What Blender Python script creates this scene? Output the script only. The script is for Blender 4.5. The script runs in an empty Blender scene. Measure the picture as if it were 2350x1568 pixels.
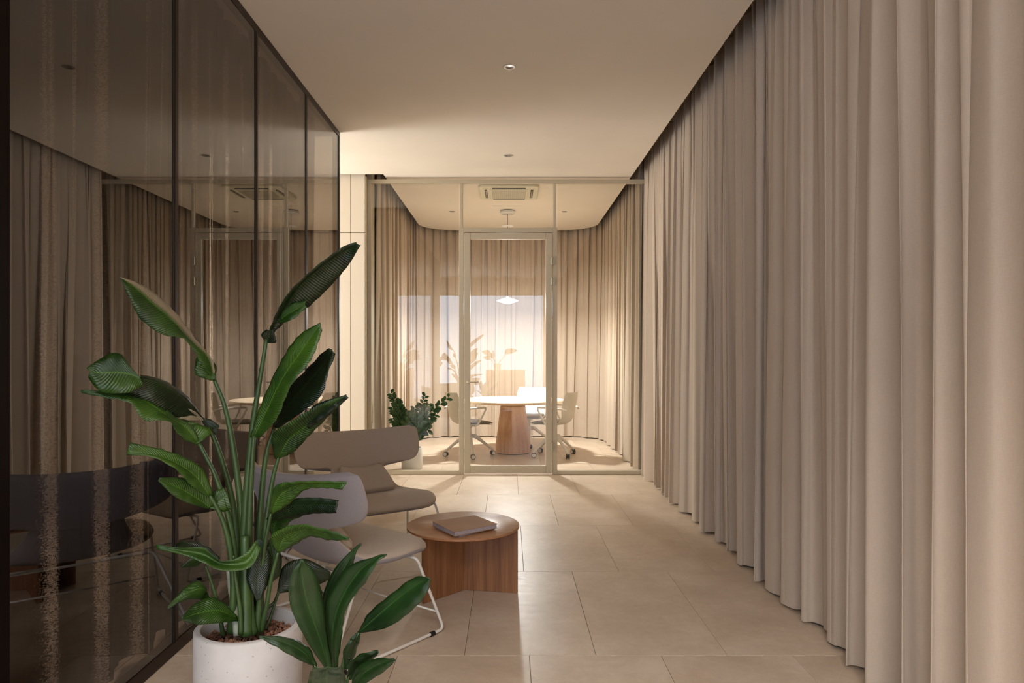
import bpy, math, random
from mathutils import Vector, Matrix
random.seed(7)
S = bpy.context.scene
C = S.collection
PI = math.pi

# ------------------------------------------------------------------ camera
F = 1580.0            # focal length in pixels of the 2350 px wide frame
EYE = 1.38
cam = bpy.data.cameras.new('camera'); cam.sensor_width = 36; cam.lens = 36 * F / 2350
cam.shift_x = 7 / 2350; cam.shift_y = 26 / 2350; cam.clip_start = .05
co = bpy.data.objects.new('camera', cam); C.objects.link(co)
co.location = (0, 0, EYE); co.rotation_euler = (PI / 2, 0, 0)
S.camera = co

# ------------------------------------------------------------------ light and exposure
S.view_settings.view_transform = 'Standard'; S.view_settings.look = 'None'
S.view_settings.gamma = 1; S.view_settings.use_curve_mapping = False
S.view_settings.exposure = 0.1
w = bpy.data.worlds.new('daylight'); S.world = w; w.use_nodes = True
bg = w.node_tree.nodes['Background']; bg.inputs[0].default_value = (.62, .76, 1, 1); bg.inputs[1].default_value = 5.6

def area(name, loc, rot, sx, sy, power, col, spread=180):
    l = bpy.data.lights.new(name, 'AREA'); l.shape = 'RECTANGLE'; l.size = sx; l.size_y = sy
    l.energy = power; l.color = col; l.spread = math.radians(spread)
    o = bpy.data.objects.new(name, l); C.objects.link(o); o.location = loc; o.rotation_euler = rot
    return o
WARM = (1, .84, .62); WARMW = (1, .88, .7)
# the lit reception room at the end of the side passage
area('passage_light', (-4.3, 7.0, 1.7), (0, math.radians(-90), 0), 2.4, 1.3, 150, (.98, 1, 1))
# added fill above the lobby behind the camera; interior light of the side room
area('lobby_fill', (-.2, -1.2, 3.3), (0, 0, 0), 2.4, 1.6, 190, (1, .94, .90), 130)
area('side_room_light', (-3.6, 3.4, 3.3), (0, 0, 0), 1.2, 2.4, 48, (1, .97, .94), 120)

# ------------------------------------------------------------------ materials
def lin(r, g, b):
    f = lambda c: (c / 255 / 12.92) if c / 255 <= .04045 else ((c / 255 + .055) / 1.055) ** 2.4
    return (f(r), f(g), f(b), 1)

class NT:
    def __init__(s, name):
        s.m = bpy.data.materials.new(name); s.m.use_nodes = True
        s.t = s.m.node_tree; s.b = s.t.nodes['Principled BSDF']; s.out = s.t.nodes['Material Output']
    def n(s, typ, **kw):
        x = s.t.nodes.new(typ)
        for k, v in kw.items():
            if k.startswith('_'): setattr(x, k[1:], v)
            else: x.inputs[k.replace('__', ' ')].default_value = v
        return x
    def l(s, a, b): s.t.links.new(a, b)
    def coord(s, scale=(1, 1, 1), kind='Object'):
        tc = s.n('ShaderNodeTexCoord'); mp = s.n('ShaderNodeMapping')
        mp.inputs['Scale'].default_value = scale; s.l(tc.outputs[kind], mp.inputs[0]); return mp.outputs[0]
    def noise(s, vec, scale, detail=3, rough=.5):
        x = s.n('ShaderNodeTexNoise', Scale=scale, Detail=detail, Roughness=rough); s.l(vec, x.inputs['Vector']); return x.outputs['Fac']
    def ramp(s, fac, stops):
        r = s.n('ShaderNodeValToRGB'); e = r.color_ramp.elements
        while len(e) < len(stops): e.new(.5)
        for i, (p, c) in enumerate(stops): e[i].position = p; e[i].color = c
        s.l(fac, r.inputs[0]); return r.outputs[0]
    def bump(s, h, strength, dist=.01):
        b = s.n('ShaderNodeBump', Strength=strength, Distance=dist); s.l(h, b.inputs['Height']); s.l(b.outputs[0], s.b.inputs['Normal'])
    def set(s, rough=.5, metal=0, col=None, spec=None):
        s.b.inputs['Roughness'].default_value = rough; s.b.inputs['Metallic'].default_value = metal
        if col: s.b.inputs['Base Color'].default_value = col
        if spec is not None: s.b.inputs['Specular IOR Level'].default_value = spec

def mk_plain(name, col, rough=.5, metal=0, var=.06, vs=6, bump=0, spec=None):
    t = NT(name); t.set(rough, metal, spec=spec); v = t.coord()
    a = [c * (1 - var) for c in col[:3]] + [1]; b = [min(1, c * (1 + var)) for c in col[:3]] + [1]
    t.l(t.ramp(t.noise(v, vs), [(.3, a), (.7, b)]), t.b.inputs['Base Color'])
    if bump: t.bump(t.noise(v, 300, 2), bump, .002)
    return t.m

def mk_fabric(name, col, scale=900, var=.12, rough=.95, strips=.05):
    t = NT(name); t.set(rough, spec=.15); t.b.inputs['Sheen Weight'].default_value = .15
    v1 = t.coord((1, 1, .06)); v2 = t.coord((.12, .12, 1)); v3 = t.coord()
    n1 = t.noise(v1, scale, 2); n2 = t.noise(v2, scale, 2); n3 = t.noise(v3, 5, 3)
    m = t.n('ShaderNodeMath', _operation='ADD'); t.l(n1, m.inputs[0]); t.l(n2, m.inputs[1])
    m2 = t.n('ShaderNodeMath', _operation='MULTIPLY_ADD'); t.l(n3, m2.inputs[0]); m2.inputs[1].default_value = strips * 8; t.l(m.outputs[0], m2.inputs[2])
    c0 = .8 + strips * 4 * .6; a = [c * (1 - var) for c in col[:3]] + [1]; b = [min(1, c * (1 + var)) for c in col[:3]] + [1]
    mr = t.n('ShaderNodeMapRange'); t.l(m2.outputs[0], mr.inputs[0]); mr.inputs[1].default_value = .7; mr.inputs[2].default_value = 1.3 + strips * 8
    t.l(t.ramp(mr.outputs[0], [(0, a), (1, b)]), t.b.inputs['Base Color']); t.bump(m.outputs[0], .25, .001)
    return t.m

def mk_wood(name, dark, light, scale=1.0, rough=.42, axis=2):
    t = NT(name); t.set(rough)
    sc = [14, 14, 14]; sc[axis] = .7; v = t.coord(tuple(c * scale for c in sc))
    sc2 = [90, 90, 90]; sc2[axis] = 2.2; v2 = t.coord(tuple(c * scale for c in sc2))
    n1 = t.noise(v, 1.6, 4, .6); n2 = t.noise(v2, 2, 3, .6)
    m = t.n('ShaderNodeMath', _operation='MULTIPLY_ADD'); t.l(n2, m.inputs[0]); m.inputs[1].default_value = .55; t.l(n1, m.inputs[2])
    t.l(t.ramp(m.outputs[0], [(.5, dark), (1.0, light)]), t.b.inputs['Base Color']); t.bump(n2, .12, .001)
    return t.m

def mk_glass(name, tint, ior=1.5, rough=0.0):
    t = NT(name); t.t.nodes.remove(t.b)
    tr = t.n('ShaderNodeBsdfTransparent'); tr.inputs[0].default_value = tint
    gl = t.n('ShaderNodeBsdfGlossy'); gl.inputs['Roughness'].default_value = rough; gl.inputs['Color'].default_value = (1, .985, .98, 1)
    geo = t.n('ShaderNodeNewGeometry'); mr = t.n('ShaderNodeMapRange'); t.l(geo.outputs['Backfacing'], mr.inputs[0])
    mr.inputs[3].default_value = ior; mr.inputs[4].default_value = 1 / ior
    fr = t.n('ShaderNodeFresnel'); t.l(mr.outputs[0], fr.inputs['IOR'])
    mx = t.n('ShaderNodeMixShader'); t.l(fr.outputs[0], mx.inputs[0]); t.l(tr.outputs[0], mx.inputs[1]); t.l(gl.outputs[0], mx.inputs[2])
    t.l(mx.outputs[0], t.out.inputs[0]); return t.m

def mk_sheer(name, col):
    t = NT(name); t.set(.95, spec=.1, col=col)
    n1 = t.noise(t.coord((1, 1, .22)), 420, 2, .6); n2 = t.noise(t.coord((.3, .3, 1)), 320, 2, .6)
    m = t.n('ShaderNodeMath', _operation='MULTIPLY'); t.l(n1, m.inputs[0]); t.l(n2, m.inputs[1])
    lw = t.n('ShaderNodeLayerWeight'); lw.inputs[0].default_value = .5
    sh = t.n('ShaderNodeMath', _operation='MULTIPLY_ADD'); t.l(lw.outputs['Facing'], sh.inputs[0]); sh.inputs[1].default_value = .6; t.l(m.outputs[0], sh.inputs[2])
    r = t.ramp(sh.outputs[0], [(.30, (1, 1, 1, 1)), (.38, (0, 0, 0, 1))])
    tr = t.n('ShaderNodeBsdfTransparent'); mx = t.n('ShaderNodeMixShader'); inv = t.n('ShaderNodeMath', _operation='SUBTRACT'); inv.inputs[0].default_value = 1
    t.l(r, inv.inputs[1]); t.l(inv.outputs[0], mx.inputs[0]); t.l(tr.outputs[0], mx.inputs[1]); t.l(t.b.outputs[0], mx.inputs[2])
    t.l(mx.outputs[0], t.out.inputs[0]); return t.m

def mk_emit(name, col, strength, clear=0):
    t = NT(name); t.t.nodes.remove(t.b)
    e = t.n('ShaderNodeEmission'); e.inputs[0].default_value = col; e.inputs[1].default_value = strength
    if clear:
        tr = t.n('ShaderNodeBsdfTransparent'); mx = t.n('ShaderNodeMixShader'); mx.inputs[0].default_value = 1 - clear
        t.l(tr.outputs[0], mx.inputs[1]); t.l(e.outputs[0], mx.inputs[2]); t.l(mx.outputs[0], t.out.inputs[0])
    else: t.l(e.outputs[0], t.out.inputs[0])
    return t.m

def mk_leaf(name, dark, light, under, rough=.38, veins=1.0, freq=38, along=False):
    """u (UV x) runs -1..1 across the blade, v along it: side veins, pale midrib, paler underside with beige reflections painted in"""
    t = NT(name); t.set(rough, spec=.45)
    uv = t.n('ShaderNodeUVMap'); sp = t.n('ShaderNodeSeparateXYZ'); t.l(uv.outputs[0], sp.inputs[0])
    au = t.n('ShaderNodeMath', _operation='ABSOLUTE'); t.l(sp.outputs[0], au.inputs[0])
    ph = t.n('ShaderNodeMath', _operation='MULTIPLY_ADD'); t.l(au.outputs[0], ph.inputs[0]); ph.inputs[1].default_value = 6 if along else -.13
    t.l(sp.outputs[1], ph.inputs[2])
    ns = t.noise(t.coord((1, 1, 1)), 14, 2)
    ph2 = t.n('ShaderNodeMath', _operation='MULTIPLY_ADD'); t.l(ns, ph2.inputs[0]); ph2.inputs[1].default_value = .05; t.l(ph.outputs[0], ph2.inputs[2])
    si = t.n('ShaderNodeMath', _operation='MULTIPLY'); t.l(ph2.outputs[0], si.inputs[0]); si.inputs[1].default_value = freq * (1 if along else 6.28)
    sn = t.n('ShaderNodeMath', _operation='SINE'); t.l(si.outputs[0], sn.inputs[0])
    big = t.noise(t.coord(), 7, 3)
    md = t.n('ShaderNodeMath', _operation='MULTIPLY_ADD'); t.l(sn.outputs[0], md.inputs[0]); md.inputs[1].default_value = .07; t.l(big, md.inputs[2])
    colr = t.ramp(md.outputs[0], [(.3, dark), (.68, light)])
    mid = t.n('ShaderNodeMath', _operation='LESS_THAN'); t.l(au.outputs[0], mid.inputs[0]); mid.inputs[1].default_value = .05
    mm = t.n('ShaderNodeMix', _data_type='RGBA'); mf = t.n('ShaderNodeMath', _operation='MULTIPLY'); t.l(mid.outputs[0], mf.inputs[0]); mf.inputs[1].default_value = .7
    t.l(mf.outputs[0], mm.inputs[0]); t.l(colr, mm.inputs[6]); mm.inputs[7].default_value = [c * 1.7 for c in light[:3]] + [1]
    geo = t.n('ShaderNodeNewGeometry'); m3 = t.n('ShaderNodeMix', _data_type='RGBA')
    m3.inputs[7].default_value = under
    at = t.n('ShaderNodeAttribute'); at.attribute_name = 'under'
    t.l(at.outputs['Fac'], m3.inputs[0]); t.l(mm.outputs[2], m3.inputs[6]); t.l(m3.outputs[2], t.b.inputs['Base Color'])
    t.bump(sn.outputs[0], .35 * veins, .0015)
    return t.m

def mk_floor():
    t = NT('limestone'); t.set(.34, spec=.4)
    oi = t.n('ShaderNodeObjectInfo'); tc = t.n('ShaderNodeTexCoord'); ad = t.n('ShaderNodeVectorMath', _operation='ADD')
    cm = t.n('ShaderNodeCombineXYZ'); mu = t.n('ShaderNodeMath', _operation='MULTIPLY'); t.l(oi.outputs['Random'], mu.inputs[0]); mu.inputs[1].default_value = 40
    t.l(mu.outputs[0], cm.inputs[0]); t.l(mu.outputs[0], cm.inputs[1]); t.l(tc.outputs['Object'], ad.inputs[0]); t.l(cm.outputs[0], ad.inputs[1])
    n1 = t.noise(ad.outputs[0], 2.2, 5, .6); n2 = t.noise(ad.outputs[0], 22, 5, .65); n3 = t.noise(ad.outputs[0], 130, 2)
    m = t.n('ShaderNodeMath', _operation='MULTIPLY_ADD'); t.l(n2, m.inputs[0]); m.inputs[1].default_value = .45; t.l(n1, m.inputs[2])
    m2 = t.n('ShaderNodeMath', _operation='MULTIPLY_ADD'); t.l(n3, m2.inputs[0]); m2.inputs[1].default_value = .18; t.l(m.outputs[0], m2.inputs[2])
    c = t.ramp(m2.outputs[0], [(.55, lin(184, 163, 140)), (.8, lin(200, 180, 157)), (1.0, lin(212, 194, 173))])
    vo = t.n('ShaderNodeTexVoronoi', Scale=3.2, _feature='DISTANCE_TO_EDGE'); dd = t.n('ShaderNodeVectorMath', _operation='ADD')
    sc = t.n('ShaderNodeVectorMath', _operation='SCALE'); sc.inputs[3].default_value = .5; nn = t.n('ShaderNodeTexNoise', Scale=3.0); t.l(ad.outputs[0], nn.inputs['Vector'])
    t.l(nn.outputs['Color'], sc.inputs[0]); t.l(ad.outputs[0], dd.inputs[0]); t.l(sc.outputs[0], dd.inputs[1]); t.l(dd.outputs[0], vo.inputs['Vector'])
    vein = t.ramp(vo.outputs['Distance'], [(.0, (.25, .25, .25, 1)), (.012, (0, 0, 0, 1))])
    gate = t.n('ShaderNodeMath', _operation='MULTIPLY'); t.l(vein, gate.inputs[0]); t.l(n2, gate.inputs[1])
    mx = t.n('ShaderNodeMix', _data_type='RGBA'); t.l(gate.outputs[0], mx.inputs[0]); t.l(c, mx.inputs[6]); mx.inputs[7].default_value = lin(235, 222, 200)
    t.l(mx.outputs[2], t.b.inputs['Base Color'])
    rr = t.n('ShaderNodeMapRange'); t.l(n2, rr.inputs[0]); rr.inputs[3].default_value = .3; rr.inputs[4].default_value = .46; t.l(rr.outputs[0], t.b.inputs['Roughness'])
    t.bump(n3, .08, .001)
    return t.m

def mk_terrazzo():
    t = NT('terrazzo'); t.set(.6)
    v = t.coord(); vo = t.n('ShaderNodeTexVoronoi', Scale=62.0); t.l(v, vo.inputs['Vector'])
    r = t.ramp(vo.outputs['Distance'], [(.0, (1, 1, 1, 1)), (.13, (1, 1, 1, 1)), (.17, (0, 0, 0, 1))])
    sp = t.n('ShaderNodeSeparateColor'); t.l(vo.outputs['Color'], sp.inputs[0])
    g = t.n('ShaderNodeMath', _operation='GREATER_THAN'); t.l(sp.outputs[0], g.inputs[0]); g.inputs[1].default_value = .55
    mu = t.n('ShaderNodeMath', _operation='MULTIPLY'); t.l(r, mu.inputs[0]); t.l(g.outputs[0], mu.inputs[1])
    ba = t.ramp(t.noise(v, 9, 3), [(.3, lin(182, 176, 171)), (.7, lin(198, 192, 186))])
    mx = t.n('ShaderNodeMix', _data_type='RGBA'); t.l(mu.outputs[0], mx.inputs[0]); t.l(ba, mx.inputs[6]); mx.inputs[7].default_value = lin(150, 144, 140)
    t.l(mx.outputs[2], t.b.inputs['Base Color']); t.bump(mu.outputs[0], -.3, .001); return t.m

M = dict(
    floor=mk_floor(), grout=mk_plain('grout', lin(172, 152, 128), .9),
    ceiling=mk_plain('ceiling_paint', lin(226, 216, 201), .9, var=.02, vs=2),
    wall=mk_plain('wall_paint', lin(214, 202, 184), .9, var=.03, vs=2),
    pocket=mk_plain('pocket_paint', lin(186, 166, 136), .9, var=.03),
    panel=mk_plain('cream_panel', lin(220, 208, 190), .55, var=.015, vs=2),
    cream=mk_plain('cream_lacquer', lin(188, 175, 150), .45, var=.02),
    bronze=mk_plain('bronze_metal', lin(46, 31, 24), .4, .6, var=.1),
    seal=mk_plain('black_seal', lin(12, 9, 9), .6),
    darkwall=mk_plain('dark_brown_panel', lin(20, 12, 9), .5, var=.2, vs=3, spec=.06),
    curtain=mk_fabric('linen_curtain', lin(190, 172, 152), 700, .10),
    sheer=mk_sheer('sheer_weave', lin(36, 29, 25)),
    glass=mk_glass('clear_glass', (.955, .965, .95, 1), 1.5),
    tinted=mk_glass('bronze_glass', (.47, .43, .41, 1), 1.95),
    winglass=mk_glass('window_glass', (.97, .98, .97, 1), 1.45),
    oak=mk_wood('oak_veneer', lin(112, 70, 40), lin(162, 112, 72), 1, .5),
    oaktop=mk_wood('oak_top', lin(158, 108, 72), lin(182, 132, 94), 1, .25, 0),
    oaklight=mk_wood('light_oak', lin(186, 132, 92), lin(222, 176, 136), .8, .45),
    oaklighttop=mk_wood('light_oak_top', lin(222, 196, 164), lin(238, 216, 188), .8, .4, 0),
    greige=mk_fabric('greige_upholstery', lin(186, 170, 152), 1300, .14, strips=.02),
    greyback=mk_fabric('grey_felt_back', lin(162, 155, 156), 1300, .16, strips=.02),
    white=mk_plain('white_metal', lin(222, 216, 206), .35, var=.01),
    shell=mk_plain('warm_white_shell', lin(206, 198, 180), .5, var=.02),
    whiteshell=mk_plain('white_shell', lin(236, 234, 230), .45, var=.01),
    seat=mk_fabric('grey_seat_fabric', lin(150, 142, 130), 1300, .1),
    rubber=mk_plain('black_rubber', lin(22, 20, 20), .6),
    pot=mk_plain('matte_white_pot', lin(224, 222, 214), .55, var=.02),
    terrazzo=mk_terrazzo(),
    clay=mk_plain('clay_granules', lin(132, 92, 70), .9, var=.5, vs=60, bump=.6),
    soil=mk_plain('dark_soil', lin(44, 32, 26), .95, var=.4, vs=80),
    leaf=mk_leaf('strelitzia_leaf', lin(14, 38, 8), lin(50, 80, 18), lin(158, 142, 116)),
    leafb=mk_leaf('strelitzia_leaf_bright', lin(26, 56, 12), lin(60, 90, 22), lin(110, 120, 70)),
    leafd=mk_leaf('strelitzia_leaf_dark', lin(10, 20, 6), lin(26, 44, 13), lin(150, 132, 106), .4),
    aspi=mk_leaf('aspidistra_leaf', lin(11, 31, 9), lin(32, 58, 20), lin(60, 90, 50), .3, .8, 16, True),
    stem=mk_plain('green_stem', lin(52, 74, 34), .42, var=.3, vs=9),
    stempale=mk_plain('pale_stem', lin(138, 142, 122), .5, var=.2, vs=14),
    zz=mk_plain('glossy_dark_leaf', lin(38, 80, 22), .33, var=.5, vs=18),
    zzstem=mk_plain('zz_stem', lin(96, 118, 60), .4, var=.2),
    book=mk_plain('kraft_cover', lin(172, 132, 98), .7, spec=.2), paper=mk_plain('page_edges', lin(170, 158, 158), .8, var=.12, vs=90),
    bookgrey=mk_plain('grey_cover', lin(150, 142, 142), .6),
    acwhite=mk_plain('ac_plastic', lin(214, 208, 184), .45, var=.01), acdark=mk_plain('ac_slot', lin(66, 58, 48), .6),
    acgrille=mk_plain('ac_grille', lin(168, 162, 140), .6),
    reflector=mk_plain('lamp_reflector', lin(150, 146, 146), .25, .8), dark=mk_plain('dark_fitting', lin(90, 78, 66), .5),
    glow=mk_emit('lamp_glow', (1, .95, .86, 1), 9), glowc=mk_emit('lamp_diffuser', (1, .95, .86, 1), 12, .6),
    steel=mk_plain('brushed_steel', lin(176, 166, 140), .3, .6),
)

# ------------------------------------------------------------------ geometry helpers
class G:
    def __init__(s): s.v = []; s.f = []; s.uv = None; s.m = []
    def box(s, x0, y0, z0, x1, y1, z1):
        b = len(s.v); s.v += [(x0, y0, z0), (x1, y0, z0), (x1, y1, z0), (x0, y1, z0), (x0, y0, z1), (x1, y0, z1), (x1, y1, z1), (x0, y1, z1)]
        s.f += [tuple(b + i for i in q) for q in ((0, 3, 2, 1), (4, 5, 6, 7), (0, 1, 5, 4), (1, 2, 6, 5), (2, 3, 7, 6), (3, 0, 4, 7))]; return s
    def prism(s, poly, z0, z1):
        """poly counter-clockwise seen from above"""
        b = len(s.v); n = len(poly); s.v += [(x, y, z0) for x, y in poly] + [(x, y, z1) for x, y in poly]
        s.f += [tuple(b + i for i in reversed(range(n))), tuple(b + n + i for i in range(n))]
        s.f += [(b + i, b + (i + 1) % n, b + n + (i + 1) % n, b + n + i) for i in range(n)]; return s
    def lathe(s, prof, c=(0, 0, 0), n=32, closed=True):
        b = len(s.v); k = len(prof)
        for i in range(n):
            a = 2 * PI * i / n
            s.v += [(c[0] + r * math.cos(a), c[1] + r * math.sin(a), c[2] + z) for r, z in prof]
        for i in range(n):
            j = (i + 1) % n
            for q in range(k - 1): s.f.append((b + i * k + q, b + j * k + q, b + j * k + q + 1, b + i * k + q + 1))
        return s
    def tube(s, pts, r, n=8, cap=True):
        pts = [Vector(p) for p in pts]; rs = r if isinstance(r, (list, tuple)) else [r] * len(pts)
        b = len(s.v); up = None
        for i, p in enumerate(pts):
            t = ((pts[min(i + 1, len(pts) - 1)] - p).normalized() + (p - pts[max(i - 1, 0)]).normalized()).normalized()
            if up is None: up = Vector((0, 0, 1)) if abs(t.z) < .9 else Vector((1, 0, 0))
            side = t.cross(up).normalized(); up = side.cross(t).normalized()
            for k in range(n):
                a = 2 * PI * k / n; q = p + (side * math.cos(a) + up * math.sin(a)) * rs[i]; s.v.append(tuple(q))
        for i in range(len(pts) - 1):
            for k in range(n):
                s.f.append((b + i * n + k, b + i * n + (k + 1) % n, b + (i + 1) * n + (k + 1) % n, b + (i + 1) * n + k))
        if cap:
            s.f.append(tuple(b + k for k in reversed(range(n)))); s.f.append(tuple(b + (len(pts) - 1) * n + k for k in range(n)))
        return s
    def grid(s, P, flip=False):
        b = len(s.v); r = len(P); c = len(P[0])
        for row in P: s.v += [tuple(p) for p in row]
        for i in range(r - 1):
            for j in range(c - 1):
                q = (b + i * c + j, b + i * c + j + 1, b + (i + 1) * c + j + 1, b + (i + 1) * c + j); s.f.append(q[::-1] if flip else q)
        return s

def fillet(pts, r, n=5):
    pts = [Vector(p) for p in pts]; out = [pts[0]]
    for i in range(1, len(pts) - 1):
        p = pts[i]; a = (pts[i - 1] - p); c = (pts[i + 1] - p); d = min(r, a.length * .49, c.length * .49)
        A = p + a.normalized() * d; B = p + c.normalized() * d
        for k in range(n + 1):
            t = k / n; out.append(A * (1 - t) ** 2 + p * 2 * t * (1 - t) + B * t * t)
    return out + [pts[-1]]

def cat(P, n):
    """Catmull-Rom through the points, n steps per span"""
    P = [Vector(p) for p in P]; out = []
    for i in range(len(P) - 1):
        a = P[i - 1] if i else P[0] * 2 - P[1]; b = P[i]; c = P[i + 1]; d = P[i + 2] if i + 2 < len(P) else P[-1] * 2 - P[-2]
        for k in range(n):
            t = k / n; out.append(.5 * ((2 * b) + (c - a) * t + (2 * a - 5 * b + 4 * c - d) * t * t + (3 * b - a - 3 * c + d) * t ** 3))
    return out + [P[-1]]

def at(px, py, Y):
    """the point of the room at distance Y that the photograph shows at pixel (px, py)"""
    return Vector(((px - 1168) / F * Y, Y, EYE - (py - 810) / F * Y))

def tag(o, label=None, cat_=None, group=None, kind=None):
    if label: o['label'] = label
    if cat_: o['category'] = cat_
    if group: o['group'] = group
    if kind: o['kind'] = kind
    return o

def thing(name, label, cat_, loc=(0, 0, 0), rz=0, group=None, kind=None):
    o = bpy.data.objects.new(name, None); C.objects.link(o); o.location = loc; o.rotation_euler = (0, 0, rz); o.empty_display_size = .1
    return tag(o, label, cat_, group, kind)

def obj(name, g, mat, parent=None, smooth=False, bevel=0, seg=2, solid=0, world=False, subsurf=0, angle=None, label=None, kind=None):
    me = bpy.data.meshes.new(name)
    v = g.v
    if world and parent is not None:
        r = parent
        off = Vector((0, 0, 0))
        while r is not None: off += Vector(r.location); r = r.parent
        v = [tuple(Vector(p) - off) for p in v]
    me.from_pydata(v, [], g.f); me.update()
    mats = mat if isinstance(mat, (list, tuple)) else [mat]
    for m in mats: me.materials.append(m)
    if g.m:
        for p, i in zip(me.polygons, g.m): p.material_index = i
    if g.uv:
        u = me.uv_layers.new(name='UVMap')
        for lp in me.loops: u.data[lp.index].uv = g.uv[lp.vertex_index]
    if smooth:
        for p in me.polygons: p.use_smooth = True
    o = bpy.data.objects.new(name, me); C.objects.link(o)
    if parent is not None: o.parent = parent
    if solid:
        m = o.modifiers.new('solid', 'SOLIDIFY'); m.thickness = solid; m.offset = 0
    if bevel:
        m = o.modifiers.new('bevel', 'BEVEL'); m.width = bevel; m.segments = seg; m.limit_method = 'ANGLE'; m.angle_limit = math.radians(35)
    if subsurf:
        m = o.modifiers.new('sub', 'SUBSURF'); m.levels = subsurf; m.render_levels = subsurf
    if angle:
        me.set_sharp_from_angle(angle=math.radians(angle))
    if label: o['label'] = label
    if kind: o['kind'] = kind
    return o

def copy_tree(o, parent=None):
    c = o.copy(); C.objects.link(c); c.parent = parent
    for ch in [x for x in list(o.children)]: copy_tree(ch, c)
    return c

# ------------------------------------------------------------------ the setting
CZ = 3.37          # ceiling height
GX = -1.525        # face of the tinted glass wall
PY = 7.79          # front face of the cream partition
YB = -2.6          # window wall behind the camera

flo = obj('floor', G().box(-5.2, YB - .2, -.12, 2.2, 11.9, -.012), M['grout'], kind='structure')
rows = [-2.78, -1.6, -.41, .78, 1.96, 3.14, 4.34, 5.505, 6.69, 7.87, 9.05, 10.23, 11.41]
for i in range(len(rows) - 1):
    y0, y1 = rows[i] + .001, min(rows[i + 1], 11.4) - .001
    off = (.093 if i % 2 == 0 else -.203)
    x = off - .6 * 8
    while x < 1.75:
        a, b = max(x + .0009, -5.1), min(x + .6 - .0009, 1.75)
        if b - a > .05:
            h = random.uniform(-.0004, .0004)
            tl = obj('tile', G().box(-(b - a) / 2, -(y1 - y0) / 2, -.012, (b - a) / 2, (y1 - y0) / 2, 0), M['floor'], flo, bevel=.0008, seg=1)
            tl.location = ((a + b) / 2, (y0 + y1) / 2, h)
        x += .6

def arc(cx, cy, r, a0, a1, n=12):
    return [(cx + r * math.cos(math.radians(a0 + (a1 - a0) * i / n)), cy + r * math.sin(math.radians(a0 + (a1 - a0) * i / n))) for i in range(n + 1)]
poly = [(1.38, YB), (1.38, 10.65)] + arc(.83, 10.62, .55, 3, 90) + arc(-.85, 10.62, .55, 90, 177) + [(-1.40, 10.65), (-1.40, 7.67), (-5.2, 7.67), (-5.2, YB)]
obj('ceiling', G().prism(poly, CZ, CZ + .09), M['ceiling'], kind='structure')
obj('trim_1', G().box(-5.2, YB - .2, 3.62, 2.2, 11.9, 3.72), M['pocket'], kind='structure', label='slab above the curtain pockets')
obj('wall_right', G().box(1.8, YB - .2, -.05, 1.95, 11.8, 3.62), M['wall'], kind='structure')
obj('wall_far', G().box(-2.0, 11.5, -.05, 1.8, 11.65, 3.62), M['wall'], kind='structure')
obj('wall_left', G().box(-1.95, 7.86, -.05, -1.78, 11.5, 3.62), M['wall'], kind='structure')
obj('wall_passage', G().box(-5.2, 7.84, -.05, -1.95, 7.95, 3.62), M['wall'], kind='structure')
obj('wall_outer', G().box(-5.2, YB - .2, -.05, -5.06, 7.84, 3.62), M['wall'], kind='structure')
# wall of the side room towards the passage and towards the lobby
obj('wall_side', G().box(-5.06, 6.14, -.05, -2.75, 6.22, CZ), M['wall'], kind='structure')
obj('wall_divider', G().box(-5.06, .42, -.05, -1.62, .5, CZ), M['wall'], kind='structure')

# cream wall panels next to the partition
wp = thing('wall_panelling', None, None, (-1.61, 7.72, 0), kind='structure')
xs = [-1.612, -1.775, -2.38, -2.98, -3.58, -4.18, -4.78, -5.06]
for a, b in zip(xs, xs[1:]):
    obj('panel', G().box(b + .0025, 7.72, .01, a - .0025, 7.75, 2.724), M['panel'], wp, world=True, bevel=.002, seg=1)
    obj('panel', G().box(b + .0025, 7.72, 2.73, a - .0025, 7.75, 3.6), M['panel'], wp, world=True, bevel=.002, seg=1)
obj('backing', G().box(-5.06, 7.75, 0, -1.615, 7.83, 3.6), M['dark'], wp, world=True)
obj('edge_strip', G().box(-1.6105, 7.722, .0, -1.6005, 7.843, 3.36), M['cream'], wp, world=True)
obj('end_filler', G().box(-1.66, 7.845, .0, -1.565, 8.01, 3.6), M['cream'], wp, world=True)

# ---- window wall behind the camera (mirrored in the glass partition)
WX0, WX1, WZ0, WZ1 = -3.3, .95, .12, 2.95
bw = G(); bw.box(-5.06, YB - .14, -.05, WX0, YB, 3.62); bw.box(WX1, YB - .14, -.05, 1.8, YB, 3.62)
bw.box(WX0, YB - .14, -.05, WX1, YB, WZ0); bw.box(WX0, YB - .14, WZ1, WX1, YB, 3.62)
obj('wall_back', bw, M['wall'], kind='structure')
win = thing('window_1', None, None, (0, YB, 0), kind='structure')
wf = G()
for x in (WX0, -1.18, WX1 - .05): wf.box(x, YB - .1, WZ0, x + .05, YB - .04, WZ1)
wf.box(WX0, YB - .1, WZ0, WX1, YB - .04, WZ0 + .05); wf.box(WX0, YB - .1, WZ1 - .05, WX1, YB - .04, WZ1)
obj('window_frame', wf, M['cream'], win, world=True)
for a, b in ((WX0 + .05, -1.18), (-1.13, WX1 - .05)):
    obj('pane', G().box(a, YB - .075, WZ0 + .05, b, YB - .07, WZ1 - .05), M['winglass'], win, world=True)

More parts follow.
